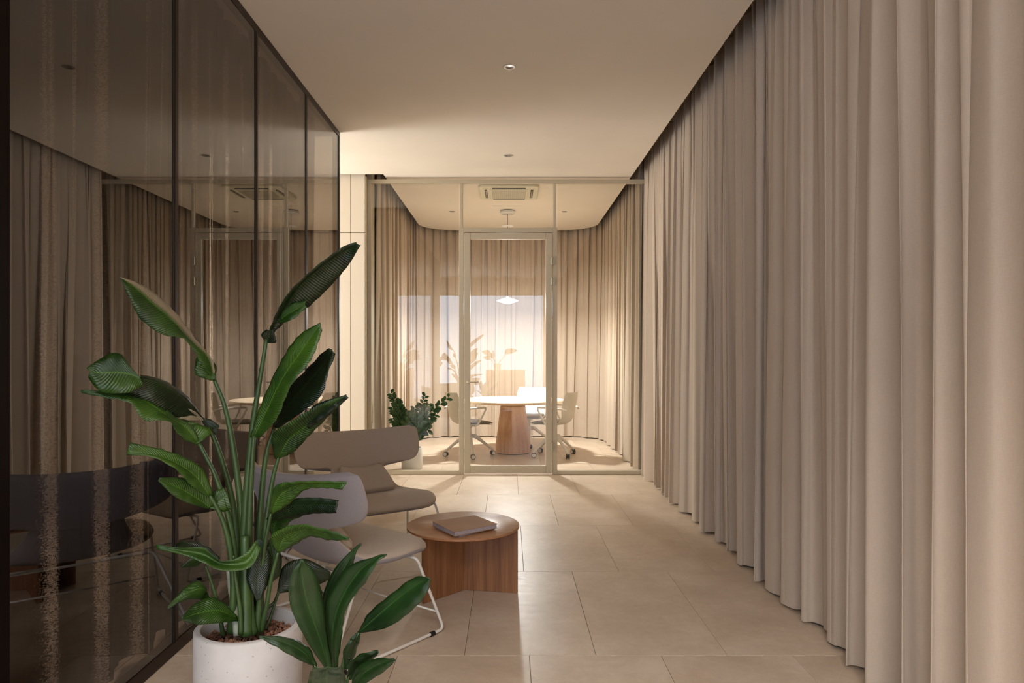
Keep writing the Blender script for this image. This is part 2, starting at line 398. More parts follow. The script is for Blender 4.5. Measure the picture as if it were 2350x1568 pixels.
# ---- dark brown wall at the left edge
dw = thing('dark_wall', None, None, (GX, 1.2, 0), kind='structure')
dw.name = 'wall_near_left'
obj('panel', G().box(GX - .1, .45, 2.38, GX, 2.0, CZ), M['darkwall'], dw, world=True, bevel=.002)
obj('panel', G().box(GX - .1, .45, 0, GX, 2.0, 2.375), M['darkwall'], dw, world=True, bevel=.002)
obj('jamb', G().box(GX - .1, 2.005, 0, GX + .004, 2.1, CZ), M['darkwall'], dw, world=True, bevel=.002)

# ---- tinted glass wall
gw = thing('tinted_glass_wall', 'bronze framed wall of dark tinted glass along the left side', 'partition', (GX, 4.15, 0))
obj('top_rail', G().box(GX - .06, 2.1, CZ - .045, GX, 6.22, CZ - .001), M['bronze'], gw, world=True, bevel=.002)
obj('bottom_rail', G().box(GX - .06, 2.1, 0.001, GX, 6.22, .058), M['bronze'], gw, world=True, bevel=.003)
ys = [2.1, 3.155, 4.165, 5.19, 6.2]
for y in ys[1:4]:
    obj('mullion', G().box(GX - .05, y - .004, .06, GX - .001, y + .026, CZ - .046), M['bronze'], gw, world=True, bevel=.002)
    obj('seal', G().box(GX - .04, y - .022, .06, GX - .004, y - .005, CZ - .046), M['seal'], gw, world=True)
obj('corner_post', G().box(GX - .06, 6.175, .06, GX, 6.22, CZ - .046), M['bronze'], gw, world=True, bevel=.002)
obj('seal', G().box(GX - .04, 6.155, .06, GX - .004, 6.174, CZ - .046), M['seal'], gw, world=True)
for a, b in zip(ys, ys[1:]):
    obj('pane', G().box(GX - .014, a + .027 if a > 2.2 else a + .001, .059, GX - .006, b - .023, CZ - .046), M['tinted'], gw, world=True)
# return at the end of the side room
gr = thing('glass_return', 'bronze framed clear glass return at the far end of the tinted wall', 'partition', (-2.1, 6.19, 0))
obj('top_rail', G().box(-2.74, 6.16, CZ - .045, GX - .062, 6.2, CZ - .001), M['bronze'], gr, world=True)
obj('bottom_rail', G().box(-2.74, 6.16, .001, GX - .062, 6.2, .05), M['bronze'], gr, world=True)
obj('pane', G().box(-2.74, 6.176, .051, GX - .064, 6.182, CZ - .046), M['glass'], gr, world=True)

# ---- cream partition with the glass door
def bar(name, x0, x1, z0, z1, par, d=.05, y=PY, mat='cream', bev=.003):
    return obj(name, G().box(x0, y, z0, x1, y + d, z1), M[mat], par, world=True, bevel=bev)
pt = thing('glass_partition', 'cream framed glass partition closing the meeting room', 'partition', (0, PY, 0))
PX0, PX1, PT = -1.60, 1.70, 3.345
bar('top_rail', PX0, PX1, PT - .045, PT, pt)
bar('bottom_rail', PX0, -.565, .001, .048, pt)
bar('bottom_rail', .548, PX1, .001, .048, pt)
bar('post', PX0, PX0 + .042, .049, PT - .046, pt)
bar('post', PX1 - .014, PX1, .049, PT - .046, pt)
bar('post', -.566, -.512, .001, 2.795, pt); bar('post', .492, .547, .001, 2.795, pt)
bar('mullion', -.553, -.522, 2.796, PT - .046, pt); bar('mullion', .502, .534, 2.796, PT - .046, pt)
bar('transom', -.511, .491, 2.742, 2.795, pt)
for a, b, z0, z1 in ((PX0 + .043, -.567, .049, PT - .046), (.548, PX1 - .015, .049, PT - .046), (-.521, .501, 2.797, PT - .046)):
    obj('pane', G().box(a, PY + .02, z0, b, PY + .03, z1), M['glass'], pt, world=True)
dr = thing('door_1', None, None, (-.01, PY, 0), kind='structure')
dx0, dx1, dz0, dz1 = -.506, .486, .012, 2.735
bar('stile', dx0, dx0 + .069, dz0, dz1, dr, .045, PY - .006); bar('stile', dx1 - .069, dx1, dz0, dz1, dr, .045, PY - .006)
bar('rail', dx0 + .07, dx1 - .07, dz1 - .069, dz1, dr, .045, PY - .006); bar('rail', dx0 + .07, dx1 - .07, dz0, dz0 + .09, dr, .045, PY - .006)
obj('pane', G().box(dx0 + .07, PY + .012, dz0 + .091, dx1 - .07, PY + .022, dz1 - .07), M['glass'], dr, world=True)
g = G(); g.lathe([(0, 0), (.024, 0), (.024, .01), (0, .01)], (0, 0, 0), 20)
g.v = [(dx0 + .035 + x, PY - .006 - z, 1.05 + y) for x, y, z in g.v]
g.tube(fillet([(dx0 + .035, PY - .014, 1.05), (dx0 + .035, PY - .055, 1.05), (dx0 + .165, PY - .055, 1.05)], .02), .009, 10)
obj('door_handle', g, M['cream'], dr, world=True, smooth=True, angle=40)
for z in (2.42, 2.19, .32):
    obj('hinge', G().tube([(dx1 + .006, PY - .014, z - .045), (dx1 + .006, PY - .014, z + .045)], .009, 10).box(dx1 - .02, PY - .013, z - .04, dx1 + .03, PY - .0065, z + .04), M['steel'], dr, world=True)

# ------------------------------------------------------------------ curtains
def curtain(name, path, z0, z1, label, mat, top_amp=.035, bot_amp=.075, period=.14, seed=1, rowsn=12, step=.009, big=.33, side=1):
    """hangs along a plan path; tight pleats at the head open into wide irregular folds at the hem"""
    rnd = random.Random(seed)
    P = [Vector((x, y)) for x, y in path]; L = [0]
    for a, b in zip(P, P[1:]): L.append(L[-1] + (b - a).length)
    tot = L[-1]; n = int(tot / step)
    kn = [0.0]; kb = [0.0]
    while kn[-1] < tot + 1: kn.append(kn[-1] + period * rnd.uniform(.75, 1.3))
    while kb[-1] < tot + 1: kb.append(kb[-1] + big * rnd.uniform(.6, 1.45))
    ka = [rnd.uniform(.6, 1.15) for _ in kn]; kba = [rnd.uniform(.45, 1.35) for _ in kb]; kph = [rnd.uniform(-.35, .35) for _ in kb]
    def phase(s, k):
        lo = 0
        import bisect
        lo = min(max(bisect.bisect_right(k, s) - 1, 0), len(k) - 2)
        return lo, (s - k[lo]) / (k[lo + 1] - k[lo])
    rws = []
    zs = [z0, z0 + .003, z0 + .09, z0 + .094] + [z0 + .094 + (z1 - z0 - .094) * (i / (rowsn - 1)) for i in range(1, rowsn)]
    base = []
    j = 0
    for i in range(n + 1):
        s = tot * i / n
        while j < len(L) - 2 and s > L[j + 1]: j += 1
        t = (s - L[j]) / (L[j + 1] - L[j]); p = P[j].lerp(P[j + 1], t); d = (P[j + 1] - P[j]).normalized()
        a, b = phase(s, kn); c, e = phase(s, kb)
        w1 = math.sin(2 * PI * b) * ka[a] * side; w1c = math.sin(4 * PI * b)
        w2 = (1 - 1.9 * abs(math.cos(PI * e)) ** 2.4) * kba[c] * side; w2c = math.sin(2 * PI * e)
        base.append((p, d, w1, w1c, w2, w2c, kph[c] * math.sin(PI * e) ** 2))
    for z in zs:
        t = min(1, max(0, 1 - (z - z0) / (z1 - z0))); tb = t ** .8
        row = []
        for (p, d, w1, w1c, w2, w2c, dr_) in base:
            nrm = Vector((-d.y, d.x))
            off = top_amp * (1 - .75 * tb) * w1 + (.010 + bot_amp * tb) * w2
            tan = (.014 * (1 - tb) + .006) * w1c * side + .03 * tb * w2c + dr_ * .22 * math.sin(2.1 * t + 9 * dr_)
            q = p + nrm * off + d * tan
            row.append((q.x, q.y, z))
        rws.append(row)
    g = G().grid(rws)
    o = obj(name, g, M[mat], None, smooth=True, solid=.0025)
    return o
c1 = curtain('curtain', [(1.54, -1.6), (1.54, 7.775)], .014, 3.56, '', 'curtain', seed=4, top_amp=.028, bot_amp=.056, big=.27, period=.115)
tag(c1, 'long beige linen curtain hanging along the right side of the corridor', 'curtain')
path = [(-1.53, 8.03), (-1.53, 10.55)] + arc(-.86, 10.6, .67, 180, 90, 14) + arc(.84, 10.6, .67, 90, 0, 14) + [(1.51, 10.55), (1.51, 7.88)]
path = [p if p[1] < 10.58 else (p[0], p[1]) for p in path]
c2 = curtain('curtain', path, .014, 3.56, '', 'curtain', seed=11, top_amp=.026, bot_amp=.036, big=.24, period=.12, side=-1)
tag(c2, 'beige linen curtain wrapping the meeting room behind the round oak table', 'curtain')
c3 = curtain('curtain', [(-1.665, 2.15), (-1.665, 5.8)] + arc(-1.86, 5.84, .195, 0, 90, 6) + [(-2.68, 6.04)], .03, CZ - .02, '', 'sheer', seed=21, top_amp=.022, bot_amp=.032, big=.3, period=.16, step=.012, side=-1)  # leg round the corner added to keep passage light off the sheer
tag(c3, 'dark woven sheer curtain hanging directly behind the tinted glass', 'curtain')

# ------------------------------------------------------------------ ceiling fittings
def downlight(x, y, r, label, group=None):
    t = thing('downlight', label, 'downlight', (x, y, CZ), group=group)
    obj('trim_ring', G().lathe([(r, -.001), (r * 1.16, -.003), (r * 1.16, -.0005), (r, -.0005), (r, -.001)], n=32), M['acwhite'], t, smooth=True)
    obj('reflector', G().lathe([(0, -.0008), (r * .45, -.001), (r * .5, -.006), (r * .99, -.0012)], n=32), M['reflector'], t, smooth=True)
downlight(.003, 4.79, .042, 'recessed ceiling downlight, the nearer of the two in the corridor', 'corridor downlights')
downlight(-.009, 6.94, .045, 'recessed ceiling downlight just in front of the glass partition', 'corridor downlights')
downlight(-.80, 9.7, .04, 'small recessed spotlight left of the pendant in the meeting room', 'meeting room spotlights')
downlight(.78, 9.7, .04, 'small recessed spotlight right of the pendant in the meeting room', 'meeting room spotlights')

ac = thing('air_conditioner', 'square white ceiling cassette air conditioner behind the glass above the door', 'air conditioner', (0.0, 8.47, CZ))
g = G(); r_ = .07; hw = .36
pl = [(hw - r_ + r_ * math.cos(a), hw - r_ + r_ * math.sin(a)) for a in [i * PI / 12 for i in range(7)]]
full = []
for q in range(4):
    for (x, y) in pl:
        for _ in range(q): x, y = -y, x
        full.append((x, y))
g.prism(full, -.032, -.001)
obj('housing', g, M['acwhite'], ac, bevel=.012, seg=3)
for q in range(4):
    o = obj('slot', G().box(-.2, -.293, -.040, .2, -.262, -.0325), M['acdark'], ac); o.rotation_euler.z = q * PI / 2
    o = obj('louvre', G().box(-.2, -.279, -.0412, .2, -.275, -.0402), M['acwhite'], ac); o.rotation_euler.z = q * PI / 2
obj('grille_frame', G().box(-.23, -.23, -.038, .23, .23, -.0325), M['acwhite'], ac, bevel=.003)
g = G()
for i in range(34): g.box(-.205 + i * .0122, -.2, -.041, -.205 + i * .0122 + .006, .2, -.0382)
obj('grille', g, M['acgrille'], ac, kind='stuff')
ap = thing('access_panel', 'faint square access panel in the ceiling behind the air conditioner', 'panel', (-.02, 9.12, CZ))
g = G()
for (a, b, c_, d) in ((-.2, -.2, .2, -.197), (-.2, .197, .2, .2), (-.2, -.197, -.197, .197), (.197, -.197, .2, .197)): g.box(a, b, -.003, c_, d, -.0006)
obj('panel_edge', g, M['ceiling'], ap)

LX, LY, LZ = -.018, 9.62, 2.105
pn = thing('pendant_lamp', 'glowing flat disc pendant lamp hanging over the round meeting table', 'pendant lamp', (LX, LY, LZ))
obj('canopy', G().lathe([(0, 1.255), (.10, 1.255), (.106, 1.245), (.106, 1.222), (.095, 1.215), (0, 1.215)], n=40), M['whiteshell'], pn, smooth=True, angle=40)
obj('cord', G().tube([(0, 0, .03), (0, 0, 1.215)], .0035, 8), M['dark'], pn)
obj('cord_disc', G().lathe([(0, 1.055), (.085, 1.052), (.085, 1.046), (0, 1.043)], n=32), M['whiteshell'], pn, smooth=True, angle=40)
obj('socket', G().lathe([(0, .07), (.02, .068), (.024, .03), (0, .028)], n=20), M['whiteshell'], pn, smooth=True)
obj('shade', G().lathe([(0, .046), (.04, .042), (.1, .02), (.148, .004), (.148, .001), (0, .001)], n=48), M['glow'], pn, smooth=True, angle=50)
obj('diffuser', G().lathe([(.147, 0), (.1, -.018), (.04, -.036), (0, -.039)], n=48), M['glowc'], pn, smooth=True)
pd = bpy.data.lights.new('pendant_beam', 'AREA'); pd.shape = 'DISK'; pd.size = .2; pd.energy = 98; pd.color = (1, .99, .98)
pdo = bpy.data.objects.new('pendant_beam', pd); C.objects.link(pdo); pdo.location = (LX, LY, LZ - .042)
pl_ = bpy.data.lights.new('pendant_light', 'POINT'); pl_.energy = 60; pl_.color = (1, .99, .98); pl_.shadow_soft_size = .028
plo = bpy.data.objects.new('pendant_light', pl_); C.objects.link(plo); plo.location = (LX, LY, LZ - .036)

# ------------------------------------------------------------------ meeting room
mt = thing('meeting_table', 'round light oak meeting table on a tapered oak drum base', 'table', (.055, 9.52, 0))
obj('tabletop', G().lathe([(0, .74), (.69, .74), (.70, .734), (.70, .722), (.68, .70), (0, .70)], n=96), M['oaklighttop'], mt, smooth=True, angle=35)
g = G(); n = 64
rowsP = []
for z, rx in ((.012, .232), (.10, .238), (.40, .205), (.70, .165)):
    rowsP.append([( rx * math.cos(2 * PI * i / n), rx * math.sin(2 * PI * i / n), z) for i in range(n + 1)])
g.grid(rowsP)
obj('pedestal', g, M['oaklight'], mt, smooth=True)
obj('plinth', G().lathe([(0, .0), (.222, .0), (.222, .013), (0, .013)], n=48), M['rubber'], mt)

def shell(profile, thick, nu=18, nv=7, edge=.16, p=3.2):
    """closed upholstered shell. profile rows: (y, z, halfwidth, wrap) ; wrap bends the sides forward/up"""
    pr = cat([Vector(q[:3]) for q in profile], nv); wr = cat([Vector((q[3], q[4] if len(q) > 4 else 1, 0)) for q in profile], nv)
    N = len(pr); top = []; bot = []
    for i, q in enumerate(pr):
        a = pr[min(i + 1, N - 1)]; b = pr[max(i - 1, 0)]; t = Vector((0, a.x - b.x, a.y - b.y)).normalized()
        nr = Vector((0, -t.z, t.y)) if False else Vector((0, t.z, -t.y))   # towards the sitter
        ev = min(i, N - 1 - i) / 3.0; ev = min(1, ev); ev = math.sqrt(max(0, 1 - (1 - ev) ** 2))
        rt, rb = [], []
        for k in range(nu + 1):
            u = -1 + 2 * k / nu; u = math.copysign(1 - (1 - abs(u)) ** 1.35, u)
            e = math.sqrt(max(0.0, 1 - abs(u) ** (p * 2.2)))
            c = Vector((u * q.z, q.x, q.y)) + nr * wr[i].x * abs(u) ** 2.2
            h = thick * wr[i].y * .5 * max(.06, e * ev if ev < 1 else e)
            rt.append(c + nr * h); rb.append(c - nr * h)
        top.append(rt); bot.append(rb)
    return top, bot
def shell_mesh(top, bot):
    g = G(); g.grid(top); nb = len(g.v); g.grid(bot, True)
    r, c = len(top), len(top[0])
    loop = [(0, j) for j in range(c)] + [(i, c - 1) for i in range(1, r)] + [(r - 1, j) for j in range(c - 2, -1, -1)] + [(i, 0) for i in range(r - 2, 0, -1)]
    idx = [i * c + j for i, j in loop]
    for a, b in zip(idx, idx[1:] + idx[:1]): g.f.append((a, nb + a, nb + b, b))
    return g

def office_chair(name, label, loc, rz, base_rot, backmat='shell', seatcol='seat'):
    t = thing(name, label, 'chair', loc, rz, group='swivel chairs around the meeting table')
    top, bot = shell([(.25, .425, .20, 0), (.12, .435, .235, .005), (-.06, .43, .235, .015), (-.18, .45, .205, .03), (-.24, .53, .20, .045), (-.268, .64, .225, .06), (-.288, .76, .225, .05), (-.298, .86, .20, .03)], .016, 14, 5)
    obj('shell', shell_mesh(top, bot), M[backmat], t, smooth=True)
    top, bot = shell([(.26, .445, .19, 0), (.12, .456, .222, .005), (-.05, .452, .222, .012), (-.15, .461, .19, .02)], .036, 14, 5)
    obj('seat', shell_mesh(top, bot), M[seatcol], t, smooth=True)
    for s in (-1, 1):
        pts = fillet([(s * .12, -.02, .415), (s * .25, .0, .425), (s * .285, .12, .665), (s * .275, -.22, .65), (s * .21, -.27, .63)], .05, 6)
        obj('armrest', G().tube(pts, .013, 8), M['white'], t, smooth=True)
    obj('column', G().lathe([(0, .42), (.05, .42), (.05, .40), (.026, .37), (.026, .27), (.036, .26), (.036, .235), (0, .235)], n=20), M['white'], t, smooth=True, angle=40)
    for k in range(4):
        a = base_rot + k * PI / 2 + PI / 4; ca, sa = math.cos(a), math.sin(a)
        l = obj('leg', G().tube([(0.01, 0, .27), (.08, 0, .262), (.20, 0, .17), (.285, 0, .10), (.315, 0, .075), (.318, 0, .055)], [.03, .028, .020, .016, .015, .011], 10), M['white'], t, smooth=True)
        l.rotation_euler.z = a
        c = obj('caster', G().tube([(0, -.006, 0), (0, .006, 0)], .02, 18), M['rubber'], t)
        c.location = (.318 * ca, .318 * sa, .0335); c.rotation_euler.z = a + 1.1 * k + .4 + (1.0 if k % 2 else 0)
        for s in (-1, 1):
            g = G().tube([(0, s * .008, 0), (0, s * .024, 0)], .0325, 22)
            obj('wheel', g, M['rubber'], c, smooth=True, angle=40)
            obj('hub', G().tube([(0, s * .0245, 0), (0, s * .027, 0)], .0255, 22), M['white'], c)
    return t
office_chair('office_chair', 'warm white swivel chair on castors at the left of the meeting table', (-.53, 9.22, 0), math.radians(-62), .5)
office_chair('office_chair', 'warm white swivel chair on castors at the right of the meeting table', (.60, 9.22, 0), math.radians(62), .25)
office_chair('office_chair', 'bright white swivel chair on the far side of the meeting table', (.30, 10.2, 0), math.radians(168), 1.0, 'whiteshell')

# ------------------------------------------------------------------ lounge chairs
def lounge_chair(label, loc, rz):
    t = thing('lounge_chair', label, 'chair', loc, rz, group='lounge chairs by the coffee table')
    TH = .05
    # back wing, stem and seat in one upholstered shell
    prof = [(.315, .375, .27, .0, 1.3), (.30, .398, .34, .0, 1.7), (.20, .418, .385, .0, 1.9), (.06, .40, .38, .012, 1.8), (-.06, .388, .335, .03, 1.5), (-.12, .405, .275, .04, 1.2), (-.158, .445, .235, .045),
            (-.195, .49, .21, .045), (-.23, .538, .195, .045), (-.248, .562, .20, .05), (-.254, .570, .33, .08), (-.262, .588, .415, .118), (-.288, .65, .445, .138), (-.318, .74, .45, .14), (-.338, .80, .44, .135), (-.345, .828, .40, .12)]
    top, bot = shell(prof, TH, 26, 4)
    gr = shell_mesh(top, bot)
    nf_top = (len(top) - 1) * (len(top[0]) - 1)
    gr.m = [0] * nf_top + [1] * nf_top + [0] * (len(gr.f) - 2 * nf_top)
    obj('shell', gr, [M['greige'], M['greyback']], t, smooth=True)
    # lumbar cushion
    top, bot = shell([(-.07, .425, .20, .02), (-.095, .455, .215, .03), (-.15, .53, .18, .04), (-.19, .59, .14, .04)], .07, 14, 5)
    obj('lumbar_cushion', shell_mesh(top, bot), M['greige'], t, smooth=True)
    for s in (-1, 1):
        pts = fillet([(s * .10, .19, .352), (s * .39, .19, .378), (s * .455, .31, .012), (s * .455, -.37, .012), (s * .34, -.13, .352), (s * .10, -.13, .35)], .035, 6)
        obj('sled_frame', G().tube(pts, .0075, 10), M['white'], t, smooth=True)
        for y in (.23, -.30):
            obj('foot', G().tube([(s * .455, y - .014, .0115), (s * .455, y + .014, .0115)], .0112, 10), M['rubber'], t, smooth=True, angle=40)
    obj('cross_rod', G().tube(fillet([(-.44, .283, .10), (0, .24, .11), (.44, .283, .10)], .1, 6), .005, 8), M['white'], t, smooth=True)
    obj('cross_rod', G().tube([(-.33, -.13, .345), (.33, -.13, .345)], .006, 8), M['white'], t, smooth=True)
    return t
lounge_chair('greige upholstered lounge chair turned towards the camera, with its lumbar cushion showing', (-.935, 4.60, 0), math.radians(-146.7))
lounge_chair('lounge chair seen from behind its pale grey back, nearest the tall potted plant', (-.872, 3.46, 0), math.radians(-39))

# ------------------------------------------------------------------ coffee table and books
ct = thing('coffee_table', 'low round oak coffee table on upright panels beside the lounge chairs', 'table', (-.26, 3.915, 0))
obj('tabletop', G().lathe([(0, .405), (.315, .405), (.319, .403), (.319, .393), (.314, .390), (0, .390)], n=96), M['oaktop'], ct, smooth=True, angle=35)
hub = Vector((-.262, 4.01))
for ex, ey in ((.05, 3.955), (-.475, 3.785), (-.20, 4.22), (-.47, 4.12)):
    d = Vector((ex, ey)) - hub; L_ = d.length; d.normalize(); nn = Vector((-d.y, d.x)) * .009
    a = hub - nn + d * .0; b = hub + d * L_ - nn; c_ = hub + d * L_ + nn; e = hub + nn
    obj('base_panel', G().prism([tuple(a), tuple(b), tuple(c_), tuple(e)], .001, .3895), M['oak'], ct, world=True, bevel=.001, seg=1)

def book(label, c0, c1, c2, c3, z0, z1, cover, edge='paper'):
    """corners counter-clockwise; spine between c3 and c0"""
    P = [Vector(c) for c in (c0, c1, c2, c3)]; cen = sum(P, Vector((0, 0))) / 4
    t = thing('book', label, 'book', (cen.x, cen.y, z0), group='books on the coffee table')
    ins = [cen + (p - cen) * .97 for p in P]
    obj('pages', G().prism([tuple(p) for p in ins], z0 + .0018, z1 - .0018), M[edge], t, world=True)
    obj('cover', G().prism([tuple(p) for p in P], z0, z0 + .0017), M[cover], t, world=True)
    obj('cover', G().prism([tuple(p) for p in P], z1 - .0017, z1), M[cover], t, world=True)
    return t
book('thin grey magazine lying under the brown book on the coffee table', (-.262, 3.63), (-.075, 3.83), (-.26, 3.98), (-.40, 3.80), .4055, .4135, 'bookgrey')
book('large brown covered book lying on top of the magazine on the coffee table', (-.287, 3.615), (-.062, 3.79), (-.20, 3.99), (-.43, 3.845), .4140, .4385, 'book')

# ------------------------------------------------------------------ plants
def V3(p, Y): return at(p[0], p[1], Y)

def leaf(name, parent, Yb, Yt, mid, lo, hi, mat, dl=-.02, dh=.02, under=0, sag=.004, curl=.0):
    """blade from photo pixels and real depths: mid = midrib points, lo / hi = the two margins"""
    n = 7; k = 26
    def line(pts, dy):
        P = []
        m = len(pts)
        for i, p in enumerate(pts):
            t = i / (m - 1); P.append(V3(p, Yb + (Yt - Yb) * t + dy * math.sin(PI * min(1, t * 1.0 + .02))))
        c = cat(P, 12); return [c[min(len(c) - 1, round(j * (len(c) - 1) / k))] for j in range(k + 1)]
    Mi, Lo, Hi = line(mid, 0), line(lo, dl), line(hi, dh)
    rowsP = []; uv = []
    le = 0
    for j in range(k + 1):
        if j: le += (Mi[j] - Mi[j - 1]).length
        row = []
        nr = (Hi[j] - Lo[j]).cross(Mi[min(j + 1, k)] - Mi[max(j - 1, 0)])
        nr = nr.normalized() if nr.length > 1e-9 else Vector((0, -1, 0))
        if nr.y > 0: nr = -nr
        for q in range(-3, 4):
            u = q / 3; p = Mi[j].lerp(Lo[j] if q < 0 else Hi[j], abs(u))
            p = p + nr * (sag * (abs(u) * (1 - abs(u)) * 4) + .0022 * math.sin(le * 130 + abs(u) * 2 + (3 if q < 0 else 0)) * abs(u) * (1 if 0 < j < k else 0)) + nr * curl * u * u
            row.append(p); uv.append((u, le * (3 if name else 1)))
        rowsP.append(row)
    g = G().grid(rowsP); g.uv = uv
    o = obj(name, g, mat, parent, smooth=True, solid=.0012, world=True)
    at_ = o.data.attributes.new('under', 'FLOAT', 'POINT')
    if under:
        for i in range(len(g.v)):
            q = i % 7 - 3
            at_.data[i].value = (1 if (under == 3) or (under == 1 and q < 0) or (under == 2 and q > 0) else 0) * (.8)
    return o

def stalk(name, parent, pts, Ys, r0, r1, mat='stem'):
    P = []
    for i, p in enumerate(pts):
        t = i / (len(pts) - 1); P.append(V3(p, Ys[0] + (Ys[1] - Ys[0]) * t))
    c = cat(P, 6); n_ = len(c)
    return obj(name, G().tube(c, [r0 + (r1 - r0) * (i / (n_ - 1)) ** .7 for i in range(n_)], 10), M[mat], parent, smooth=True, world=True)

# ---- the tall bird of paradise
PXC, PYC, PR, PH = -.913, 2.42, .18, .428
sp = thing('potted_plant', 'tall bird of paradise plant in a speckled white pot', 'plant', (PXC, PYC, 0))
pot = obj('planter', G().lathe([(0, 0), (PR - .02, 0), (PR - .004, .02), (PR, .06), (PR, PH - .006), (PR - .006, PH), (PR - .022, PH), (PR - .026, PH - .006), (PR - .03, PH - .10), (0, PH - .10)], n=72), M['terrazzo'], sp, smooth=True, angle=50)
obj('soil', G().lathe([(0, PH - .062), (PR - .034, PH - .062), (PR - .034, PH - .10), (0, PH - .10)], n=40), M['soil'], pot)
g = G(); rnd = random.Random(3)
for _ in range(900):
    rr = (PR - .036) * math.sqrt(rnd.random()); a = rnd.random() * 2 * PI; s = rnd.uniform(.005, .0095)
    cx, cy, cz = rr * math.cos(a), rr * math.sin(a), PH - .062 + rnd.uniform(0, .018) + .012 * (1 - rr / PR)
    b = len(g.v)
    for dx, dy, dz in ((1, 0, 0), (-1, 0, 0), (0, 1, 0), (0, -1, 0), (0, 0, 1), (0, 0, -1)):
        q = s * rnd.uniform(.7, 1.2); g.v.append((cx + dx * q + rnd.uniform(-.002, .002), cy + dy * q + rnd.uniform(-.002, .002), cz + dz * q))
    for f in ((0, 2, 4), (2, 1, 4), (1, 3, 4), (3, 0, 4), (2, 0, 5), (1, 2, 5), (3, 1, 5), (0, 3, 5)): g.f.append(tuple(b + i for i in f))
obj('clay_granules', g, M['clay'], pot, kind='stuff')

LF, LB, LD = M['leaf'], M['leafb'], M['leafd']
B = 1.0
# petioles: (points, Y base, Y end, base radius, end radius)
for pts, ya, yb, r0, r1, mt_ in [
    ([(556, 1452), (557, 1300), (566, 1130), (580, 980), (592, 900), (612, 778)], 2.42, 2.38, .020, .0065, 'stem'),
    ([(548, 1452), (560, 1300), (551, 1150), (534, 1020), (515, 930), (492, 872)], 2.44, 2.40, .018, .0065, 'stem'),
    ([(540, 1452), (548, 1300), (535, 1160), (510, 1060), (488, 1000), (463, 960)], 2.47, 2.42, .016, .0065, 'stem'),
    ([(545, 1452), (543, 1320), (527, 1200), (497, 1100), (456, 1016)], 2.38, 2.34, .016, .006, 'stem'),
    ([(530, 1452), (536, 1340), (524, 1240), (505, 1180), (482, 1138)], 2.36, 2.32, .015, .006, 'stem'),
    ([(575, 1452), (571, 1300), (574, 1150), (583, 1000)], 2.40, 2.38, .018, .007, 'stem'),
    ([(585, 1452), (590, 1300), (601, 1130), (612, 1040), (630, 980)], 2.45, 2.46, .017, .006, 'stem'),
    ([(592, 1452), (600, 1300), (615, 1170), (626, 1100), (639, 1050)], 2.42, 2.42, .015, .006, 'stem'),
    ([(590, 1455), (600, 1330), (608, 1250), (622, 1178)], 2.36, 2.34, .012, .005, 'stem'),
    ([(598, 1455), (602, 1340), (612, 1270), (628, 1225)], 2.44, 2.45, .011, .005, 'stem'),
    ([(598, 1450), (612, 1390), (622, 1330), (638, 1268)], 2.37, 2.34, .011, .005, 'stem'),
    ([(602, 1448), (612, 1400), (628, 1385), (640, 1358)], 2.48, 2.52, .009, .005, 'stem'),
    ([(608, 1446), (620, 1420), (636, 1370)], 2.45, 2.50, .007, .004, 'stem'),
    ([(553, 1455), (551, 1400), (540, 1320), (536, 1275)], 2.31, 2.29, .010, .004, 'stem'),
    ([(512, 1458), (498, 1380), (480, 1320), (472, 1300)], 2.36, 2.34, .008, .004, 'stem'),
    ([(566, 1458), (564, 1380), (563, 1300), (562, 1230)], 2.33, 2.36, .024, .014, 'stem'),
    ([(545, 1458), (538, 1400), (530, 1340), (526, 1300)], 2.35, 2.38, .014, .011, 'stempale'),
    ([(580, 1456), (572, 1380), (578, 1300), (582, 1260)], 2.34, 2.38, .017, .012, 'stem'),
]:
    stalk('stalk', sp, pts, (ya, yb), r0, r1, mt_)
L = lambda *a, **k: leaf('leaf', sp, *a, **k)
# top right, long
L(2.38, 2.24, [(612, 778), (650, 712), (690, 655), (740, 612), (795, 575), (822, 560)], [(611, 776), (636, 715), (668, 665), (735, 604), (790, 565), (818, 556)], [(613, 780), (652, 742), (706, 706), (760, 655), (800, 608), (828, 562)], LD, -.05, .04)
L(2.385, 2.36, [(612, 785), (618, 772), (622, 758)], [(611, 786), (600, 768), (612, 756)], [(613, 787), (634, 785), (627, 752)], LD, 0, 0)
L(2.37, 2.33, [(640, 738), (660, 722), (700, 700)], [(640, 735), (662, 700), (704, 690)], [(640, 742), (668, 735), (706, 705)], LB, 0, -.02)
# top left, pale folded half with its glossy reflection painted in
L(2.40, 2.16, [(492, 872), (476, 820), (440, 785), (395, 735), (352, 698), (312, 662), (276, 638)], [(485, 872), (462, 835), (425, 780), (372, 768), (322, 732), (300, 690), (276, 640)], [(494, 872), (488, 828), (452, 782), (398, 712), (356, 674), (318, 650), (276, 636)], LF, -.03, .05, under=2)
L(2.39, 2.37, [(492, 872), (474, 845), (468, 815)], [(484, 874), (448, 858), (450, 822)], [(495, 870), (496, 840), (478, 818)], LF, -.02, .02)
